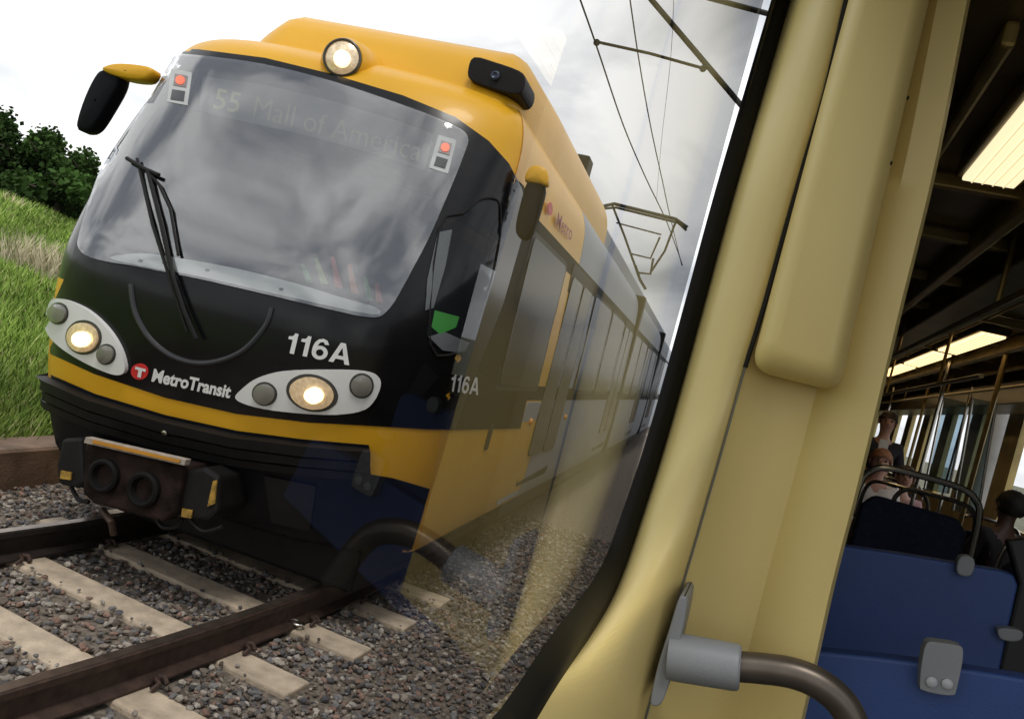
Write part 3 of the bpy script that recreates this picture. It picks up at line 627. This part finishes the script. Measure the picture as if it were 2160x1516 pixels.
c1_=[iD(a[0]*.8+b[0]*.2,a[1]*.8+b[1]*.2,1.61) for a,b in zip(dens(S),dens(E))]; c2_=[iD(a[0]*.45+b[0]*.55,a[1]*.45+b[1]*.55,1.625) for a,b in zip(dens(S),dens(E))]
g=MB(); g.loft([sL,c1_,c2_,e0,eL,[p+yi*.02+xi*.008 for p in eL],[p+yi*.30 +xi*.0 for p in eL]]); g.build('pillar_panel',CREAM2,pil,smooth=True,autos=50)
g=MB(); g.tube([p-yi*.004 for p in sL[30:]],.0022,6); g.build('seam_strip',M('seam grey',(.16,.16,.13),.6),pil)
g=MB(); g.tube([p-yi*.004 for p in sL[:31]],.0045,6); g.build('seam_gap',M('seam dark',(.012,.010,.007),.8),pil)
def ring(ins,insb,D):
    rt=Vector((.965,.265))
    bl=Vector((1585,778))+rt*ins-Vector((-.292,.956))*insb; br=Vector((1768,826))-rt*ins-Vector((-.245,.97))*insb
    tl=Vector((1808,-60))+rt*ins; tr=Vector((1972,-60))-rt*ins
    out=[tl+(bl-tl)*t for t in (0,.1,.2,.3,.4,.5,.6,.7,.8)]
    rad_=max(20,44-ins*.4)
    def corner(a,c,b):
        p0=c+(a-c).normalized()*rad_; p1=c+(b-c).normalized()*rad_; return [p0*(1-t)**2+c*2*t*(1-t)+p1*t*t for t in (0,.15,.3,.45,.6,.75,.9,1)]
    out+=corner(tl,bl,br)+corner(bl,br,tr)
    out+=[br+(tr-br)*t for t in (.2,.3,.4,.5,.6,.7,.8,.9,1)]
    return [iD(p.x,p.y,D) for p in out]
rings=[ring(-2,-2,1.62),ring(-2,-2,1.54),ring(1,2,1.520),ring(6,10,1.500),ring(14,22,1.486),ring(24,38,1.477),ring(36,54,1.472)]
g=MB(); g.loft(rings)
kk=len(g.v)-len(rings[-1]); g.f.append(tuple(range(kk,len(g.v)))); g.m.append(0)
cv=g.build('raised_cover',CREAM2,pil,smooth=True,autos=0)
for x,y,D in((1776,700,1.52),(1742,188,1.55),(1878,345,1.53),(1913,208,1.55)):
    p=iD(x,y,D-.006); g=MB(); g.lathe(p,-yi,[(rad(p,4),0),(rad(p,4),.004),(rad(p,2),.005)],10); g.build('screw',BLKM,cv)
gh=thing('grab_handle',iD(1400,1400,1.5),'grey socketed grab handle with curved bronze tube at the foot of the cream pillar','handle')
HD=1.44
g=MB(); g.prism([iD(x,y,HD) for x,y in cr([(1430,1266),(1440,1257),(1450,1268),(1436,1345),(1414,1430),(1398,1478),(1384,1489),(1371,1478),(1388,1400),(1410,1330)],3)],yi*.13); g.build('mounting_plate',GPL,gh,bevel=.005,seg=3,smooth=True)
a=iD(1412,1382,HD+.02); b=iD(1562,1408,HD+.02); d=(b-a).normalized(); L_=(b-a).length; rr=rad(a,49)
g=MB(); g.lathe(a,d,[(rr,0),(rr*1.0,.02),(rr*.96,L_*.9),(rr*.93,L_*.97),(rr*.84,L_),(rr*.5,L_)],36); g.build('socket',GPL,gh,smooth=True)
q=[iD(x,y,HD+.02) for x,y in [tuple(v) for v in cr([(1530,1403),(1600,1408),(1670,1418),(1725,1440),(1770,1475),(1797,1520),(1812,1590),(1822,1680)],5,False)]]
g=MB(); g.tube(q,rad(a,31),20); g.build('handle_tube',BRONZE,gh,smooth=True)
FL=-1.38; CE=.95
def iq(name,pts,mat):
    g=MB(); g.add([I(*p) for p in pts],[(0,1,2,3)]); return tag(g.build(name,mat),None,None,kind='structure')
g=MB(); g.box(I(-.192,.2,-.945),(.028,2.7,.92),xi,yi); tag(g.build('window_wall',CREAM2),None,None,kind='structure')
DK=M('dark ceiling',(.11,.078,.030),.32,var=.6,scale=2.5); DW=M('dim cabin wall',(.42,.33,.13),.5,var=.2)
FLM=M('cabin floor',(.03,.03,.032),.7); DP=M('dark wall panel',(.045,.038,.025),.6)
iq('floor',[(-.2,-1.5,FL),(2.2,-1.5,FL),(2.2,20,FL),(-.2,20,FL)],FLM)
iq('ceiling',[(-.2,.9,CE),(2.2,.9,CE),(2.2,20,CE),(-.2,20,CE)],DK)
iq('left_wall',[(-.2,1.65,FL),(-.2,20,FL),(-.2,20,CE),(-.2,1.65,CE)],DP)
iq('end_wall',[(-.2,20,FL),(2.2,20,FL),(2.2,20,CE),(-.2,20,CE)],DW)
g=MB(); XR=2.15
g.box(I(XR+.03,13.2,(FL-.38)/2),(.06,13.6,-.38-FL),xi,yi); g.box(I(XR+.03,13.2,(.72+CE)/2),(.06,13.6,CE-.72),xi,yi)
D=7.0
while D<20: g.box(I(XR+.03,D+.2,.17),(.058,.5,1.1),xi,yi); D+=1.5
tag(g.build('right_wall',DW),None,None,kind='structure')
g=MB(); g.box(I(XR+.03,3.5,(FL+CE)/2),(.06,5.8,CE-FL),xi,yi); tag(g.build('unseen_wall_blocker',DP),None,None,kind='structure')  # unseen windowless stretch, added dark to cut haze reflected in the pane
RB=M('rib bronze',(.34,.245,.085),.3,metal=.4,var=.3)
rb=thing('ceiling_panel_ribs',I(.8,6,CE-.1),'dark longitudinal ribs and ducts running along the dim ceiling','ceiling trim')
for x,wd,h in((.27,.03,.06),(.60,.05,.10),(.85,.22,.12),(1.06,.02,.05),(1.40,.05,.10),(1.60,.03,.14),(1.9,.3,.35)):
    g=MB(); g.box(I(x,10.9,CE-h/2),(wd,18,h),xi,yi); g.build('rib',RB if wd<.1 else DK,rb,bevel=.01)
for D in (2.98,3.7,4.6,5.5,6.4,7.4,8.4,9.5,10.6,13,15.5):
    g=MB(); g.box(I(1.0,D,CE-.03),(2.3,.04,.05),xi,yi); g.build('cross_bar',RB,rb,bevel=.008)
TUBE=M('interior light tube',(1,.9,.6),.4,emit=1.1,ecol=(1,.84,.52)); TUBE2=M('distant light tube',(.9,.75,.45),.4,emit=2.0,ecol=(1,.70,.34))
RIBL=M('warm rib',(.8,.65,.35),.5,emit=.8,ecol=(1,.82,.48)); RIBL2=M('distant warm rib',(.8,.6,.3),.5,emit=.5,ecol=(1,.70,.34))
def fixture(x,d0,d1,z,wd,lab,grp,mt,mr_):
    t=thing('ceiling_light',I(x,(d0+d1)/2,z),lab,'light',grp)
    g=MB(); g.box(I(x,(d0+d1)/2,z+.025),(wd+.04,d1-d0+.04,.05),xi,yi); g.build('housing',DK,t,bevel=.006)
    g=MB(); g.box(I(x,(d0+d1)/2,z-.006),(wd,d1-d0,.016),xi,yi); g.build('diffuser',mt,t,bevel=.004)
    for k in range(1,5): g=MB(); g.box(I(x-wd/2+wd*k/5,(d0+d1)/2,z-.0155),(.004,d1-d0,.003),xi,yi); g.build('diffuser_rib',mr_,t)
fixture(.45,2.12,2.82,.895,.15,'large glowing cream ceiling light nearest, at the right picture edge',None,TUBE,RIBL)
for i,(a,b) in enumerate(((5.8,7.2),(7.4,8.9),(9.1,10.9),(11.3,13.2))):
    fixture(1.19,a,b,.88,.14,['distant ceiling light in the row, nearest of four','distant ceiling light in the row, second of four','distant ceiling light in the row, third of four','distant ceiling light in the row, farthest of four'][i],'row of distant ceiling lights',TUBE2,RIBL2)
for i,(x,z) in enumerate(((.72,.66),(1.55,.66),(1.02,.52))):
    t=thing('overhead_grab_rail',I(x,8,z),['overhead bronze grab rail on the aisle side nearest the pillar','overhead bronze grab rail on the far side of the aisle','lowest overhead bronze grab rail along the middle of the aisle'][i],'rail','overhead grab rails')
    g=MB(); g.tube([I(x,3.0 if i<2 else 5,z),I(x,17,z)],.014,10); g.build('tube',RB,t,smooth=True)
    for D in(3.6,6.2,8.8,11.4): 
        if i==2 and D<5: continue
        g=MB(); g.tube([I(x,D,z),I(x,D,CE)],.011,8); g.build('hanger',RB,t,smooth=True)
for i,(x,D) in enumerate(((1.35,7.9),(.85,9.5),(1.5,12.2),(1.6,10.2),(1.75,8.8),(1.42,6.4))):
    g=MB(); g.tube([I(x,D,FL),I(x,D,CE)],.017,10); tag(g.build('stanchion',CHROME if i%2==0 else RB,smooth=True),['vertical metal pole beside the glass draught screen','slim vertical bronze pole left of the standing passenger','farthest vertical metal pole down the aisle','vertical bronze pole behind the glass draught screen','vertical metal pole close to the far side windows','nearest vertical bronze pole standing in the aisle'][i],'pole','aisle poles')
TG=Mglass('screen glass',1.45,(.62,.72,.78),.8,.10,.05)
for i,(poly,D) in enumerate((([(1990,838),(2040,850),(2000,1040),(1950,1030)],8.6),([(2052,840),(2102,850),(2062,1085),(2010,1075)],7.2))):
    t=thing('draught_screen',iD(poly[2][0],poly[2][1],D),['pale blue glass draught screen farther down the cabin','pale blue glass draught screen nearer, right of the other'][i],'screen','glass draught screens')
    g=MB(); g.prism([iD(x,y,D) for x,y in poly],yi*.01); g.build('glass_sheet',TG,t)
    g=MB(); g.tube([iD(x,y,D) for x,y in poly],.012,8,closed=True); g.build('screen_frame',CHROME,t,smooth=True)
def seat(x,D,lab,grp='dark blue seats with chrome frames',top=-.06,wd=.46,flip=1):
    t=thing('passenger_seat',I(x,D,FL),lab,'seat',grp); h=wd/2
    pts=[(-h-.03,-1.0),(-h-.01,-.62),(-h,top-.12),(-h+.03,top-.03),(-h+.09,top),(0,top+.005),(h-.09,top),(h-.03,top-.03),(h,top-.12),(h+.01,-.62),(h+.03,-1.0)]
    g=MB(); g.tube(cr([I(x+a,D,b) for a,b in pts],3,False),.014,10); g.build('back_frame',CHROME,t,smooth=True)
    g=MB(); g.prism([I(x+a,D-.02*flip,b) for a,b in ((-h+.025,-.75),(-h+.03,top-.17),(-h+.07,top-.12),(h-.07,top-.12),(h-.03,top-.17),(h-.025,-.75))],yi*.07*flip); g.build('backrest',DBLUE,t,bevel=.02,seg=3,smooth=True)
    g=MB(); g.box(I(x,D+.25*flip,-.92),(wd,.45,.10),xi,yi); g.build('cushion',DBLUE,t,bevel=.03,seg=3,smooth=True)
    for s in(-1,1): g=MB(); g.tube([I(x+s*h*.8,D+.1*flip,-.95),I(x+s*h*.8,D+.1*flip,FL)],.018,8); g.build('leg',CHROME,t,smooth=True)
seat(.635,3.6,'chrome framed dark seat directly behind the blue panels',wd=.45,top=-.075)
seat(1.05,5.4,'dark seat with thin chrome hoop behind the nearest framed seat',top=-.20)
seat(1.05,6.8,'dark seat one row beyond the thin chrome hoop seat',top=-.26)
seat(1.62,5.2,'dark seat at the right edge in front of the dark haired passenger',top=-.30)
seat(.55,7.2,'dark seat near the pillar farther down the cabin',top=-.32)
seat(1.13,8.8,'dark seat carrying the passenger in the white shirt',top=-.3,flip=-1)
seat(1.55,9.9,'dark seat carrying the passenger in the pale pink top',top=-.3,flip=-1)
seat(1.88,7.5,'dark seat carrying the dark haired passenger',top=-.35,flip=-1)
def bluep(poly,D,lab,brs,th=.05):
    t=thing('seat_back_panel',iD(poly[-1][0],poly[-1][1],D),lab,'seat back','blue seat back panels')
    g=MB(); g.prism([iD(x,y,D) for x,y in poly],yi*th); g.build('blue_panel',BLUE,t,bevel=.008,seg=3,smooth=True)
    for b in brs:
        g=MB(); g.prism([iD(x,y,D-.03) for x,y in cr(b,3)],yi*.035); k=g.build('bracket',GPL,t,bevel=.005,seg=3,smooth=True)
        if len(b)>8:
            for x,y in((1965,1437),(1998,1441)):
                p=iD(x,y,D-.031); g=MB(); g.lathe(p,-yi,[(rad(p,11),0),(rad(p,11),.003),(rad(p,6),.006)],16); g.build('screw',M('pale screw',(.42,.43,.44),.4),k,smooth=True)
bluep([(1768,1149),(1900,1168),(2110,1203),(2140,1213),(2148,1235),(2125,1340),(2098,1470),(2085,1620),(1600,1620),(1680,1440)],2.4,'upper blue seat back panel below the chrome framed seat',[[(2026,1173),(2056,1179),(2050,1214),(2019,1209)],[(2104,1330),(2115,1324),(2150,1328),(2160,1338),(2150,1352),(2115,1350)]])
bluep([(1700,1371),(1850,1386),(2000,1405),(2220,1440),(2220,1640),(1600,1640)],1.78,'lower blue seat back panel at the bottom right corner',[[(1955,1356),(1985,1355),(2024,1362),(2032,1372),(2030,1400),(2018,1455),(2010,1466),(1980,1464),(1945,1455),(1940,1445),(1944,1400)]])
g=MB(); g.prism([iD(x,y,2.9) for x,y in [(2125,1140),(2200,1130),(2200,1640),(2085,1640),(2110,1400),(2150,1230)]],yi*.05); tag(g.build('dark_seat_side',M('dark plastic',(.02,.02,.022),.5),bevel=.01),'dark seat side panel at the right edge next to the blue panel','seat')
# ------------------------------------------------ people
def skinm(nodes,edges):
    me=bpy.data.meshes.new('s'); me.from_pydata([n[:3] for n in nodes],edges,[]); o=bpy.data.objects.new('s',me); COL.objects.link(o)
    o.modifiers.new('k','SKIN')
    sv=me.skin_vertices[0].data if me.skin_vertices else None
    if sv is None:
        bm=bmesh.new(); bm.from_mesh(me); bm.verts.layers.skin.verify(); bm.to_mesh(me); bm.free(); sv=me.skin_vertices[0].data
    for i,n in enumerate(nodes): sv[i].radius=(n[3],n[3]); sv[i].use_root=(i==0)
    s=o.modifiers.new('u','SUBSURF'); s.levels=1; s.render_levels=1
    dg=bpy.context.evaluated_depsgraph_get(); dg.update(); ev=o.evaluated_get(dg); m2=ev.to_mesh()
    v=[x.co.copy() for x in m2.vertices]; f=[tuple(p.vertices) for p in m2.polygons]; ev.to_mesh_clear(); bpy.data.objects.remove(o); return v,f
def skel(sit):
    Z=-.47 if sit else 0
    n=[(0,0,.95+Z,.13),(0,0,1.12+Z,.125),(0,-.01,1.34+Z,.145),(0,0,1.47+Z,.07),(0,0,1.55+Z,.055),(0,-.01,1.62+Z,.085),(0,-.015,1.70+Z,.092),(0,-.005,1.77+Z,.06)]
    e=[(0,1),(1,2),(2,3),(3,4),(4,5),(5,6),(6,7)]
    for s in(-1,1):
        k=len(n)
        if sit: arm=[(s*.18,0,1.41+Z,.065),(s*.23,-.06,1.16+Z,.048),(s*.15,-.28,1.06+Z,.034),(s*.12,-.36,1.05+Z,.034)]
        else: arm=[(s*.18,0,1.41+Z,.065),(s*.25,.02,1.14+Z,.048),(s*.26,-.06,.90+Z,.034),(s*.26,-.08,.83+Z,.034)]
        n+=arm; e+=[(2,k),(k,k+1),(k+1,k+2),(k+2,k+3)]
        h=n[k+3]; dr=Vector((0,-1,-.1)) if sit else Vector((0,-.2,-1))
        for j in range(5):
            b=len(n); o=(j-2)*.017; ln=[.05,.075,.085,.078,.06][j]; wv=Vector((o,0,0)) if sit else Vector((0,o,0))
            p1=Vector(h[:3])+wv+dr*.03; p2=p1+dr*ln*.6; p3=p2+dr*ln*.3+Vector((0,0,-.015) if sit else (-s*.015,0,0))
            n+=[(*p1,.010),(*p2,.009),(*p3,.008)]; e+=[(k+3,b),(b,b+1),(b+1,b+2)]
        k=len(n)
        if sit: leg=[(s*.10,-.05,.93+Z,.10),(s*.12,-.45,.96+Z,.075),(s*.12,-.45,.52+Z,.05),(s*.12,-.62,.50+Z,.04)]
        else: leg=[(s*.09,0,.88,.10),(s*.10,-.01,.50,.07),(s*.10,.02,.09,.045),(s*.11,-.15,.04,.04)]
        n+=leg; e+=[(0,k),(k,k+1),(k+1,k+2),(k+2,k+3)]
    return n,e
def sub(n,e,keep,grow):
    mp={}; nn=[]
    for i in keep: mp[i]=len(nn); nn.append((*n[i][:3],n[i][3]+grow))
    return nn,[(mp[a],mp[b]) for a,b in e if a in mp and b in mp]
def person(x,D,lab,sit,top,hair,yawd=0,scl=1,dz=0,skin=(.55,.32,.24),hl=.62):
    root=thing('person',I(x,D,FL+dz),lab,'person')
    rot=Matrix.Rotation(R(yawd),3,'Z')
    def place(v): 
        q=rot@v; return I(x+q.x*scl,D+q.y*scl,FL+dz+q.z*scl)
    n,e=skel(sit); v,f=skinm(n,e); SK=M('skin %s'%str(skin),skin,.5,var=.1,scale=20)
    Z=-.47 if sit else 0
    g=MB(); g.add([place(a) for a in v],f)
    g.lathe(place(Vector((0,-.10,1.665+Z))),(place(Vector((0,-.13,1.64+Z)))-place(Vector((0,-.10,1.665+Z)))),[(.014,-.01),(.018,.02),(.006,.028)],8)
    for s in(-1,1): g.lathe(place(Vector((s*.088,0,1.665+Z))),place(Vector((s*.1,0,1.66+Z)))-place(Vector((s*.08,0,1.66+Z))),[(.03,0),(.03,.012),(.015,.016)],8)
    body=g.build('body',SK,root,smooth=True,autos=0)
    for s in(-1,1): g=MB(); c=place(Vector((s*.034,-.098,1.69+Z))); g.lathe(c,place(Vector((0,-1,0)))-place(Vector((0,0,0))),[(.012,-.01),(.012,.004),(.004,.008)],8); g.build('eye',M('dark eyes',(.03,.02,.02),.3),body)
    g=MB(); c=place(Vector((0,-.10,1.615+Z))); g.box(c,(.045,.02,.012),xi,yi); g.build('mouth',M('lips',(.35,.12,.1),.5),body)
    g=MB(); vs=[];fs=[]; 
    for i in range(9):
        th=math.pi*hl*i/8
        for j in range(18):
            ph=2*math.pi*j/18; front=math.cos(ph-(-math.pi/2)); t2=th*(1-.38*max(0,front)); rr=1+.05*math.sin(j*5+i*2.3)
            vs.append(place(Vector((math.sin(t2)*math.cos(ph)*.105*rr,.012+math.sin(t2)*math.sin(ph)*.12*rr,1.685+Z+math.cos(t2)*.12*rr))))
    for i in range(8):
        for j in range(18): fs.append((i*18+j,i*18+(j+1)%18,(i+1)*18+(j+1)%18,(i+1)*18+j))
    g.add(vs,fs); g.build('hair',M('hair %s'%str(hair),hair,.7,var=.4,scale=40),root,smooth=True)
    arms=[8,9,10]; k2=8+4+15+4; arms2=[k2,k2+1,k2+2]
    nn,ee=sub(n,e,[2,1,0]+arms+arms2,.016); v,f=skinm(nn,ee); g=MB(); g.add([place(a) for a in v],f); g.build('top',M('cloth %s'%str(top),top,.85,var=.2,scale=12,bump=.3),root,smooth=True,autos=0)
    legs=[8+19,8+20,8+21,k2+19,k2+20,k2+21]; nn,ee=sub(n,e,[0]+legs,.014); v,f=skinm(nn,ee); g=MB(); g.add([place(a) for a in v],f); g.build('trousers',M('dark trousers',(.02,.02,.03),.85),root,smooth=True,autos=0)
    if not sit:
        g=MB(); g.prism([place(Vector(p)) for p in ((-.05,-.175,1.47),(.05,-.175,1.47),(.045,-.185,1.25),(0,-.185,1.12),(-.045,-.185,1.25))],yi*.02); g.build('shirt_front',M('white shirt',(.75,.75,.75),.8),root)
    return root
person(1.27,10.1,'passenger standing in the aisle in a dark jacket over a white shirt',False,(.02,.02,.028),(.03,.02,.015))
person(1.10,8.5,'seated passenger with short reddish hair in a white shirt',True,(.75,.73,.72),(.35,.17,.10),dz=.04,skin=(.62,.36,.28))
person(1.50,9.5,'seated passenger in a pale pink top behind the chrome framed seat',True,(.5,.3,.32),(.10,.06,.04),dz=-.03,scl=.97)
person(1.90,7.2,'dark haired passenger seated at the right edge facing away to the left in dark clothes',True,(.02,.02,.024),(.010,.008,.008),yawd=-150,scl=.97,dz=.03,skin=(.10,.055,.04),hl=.74)
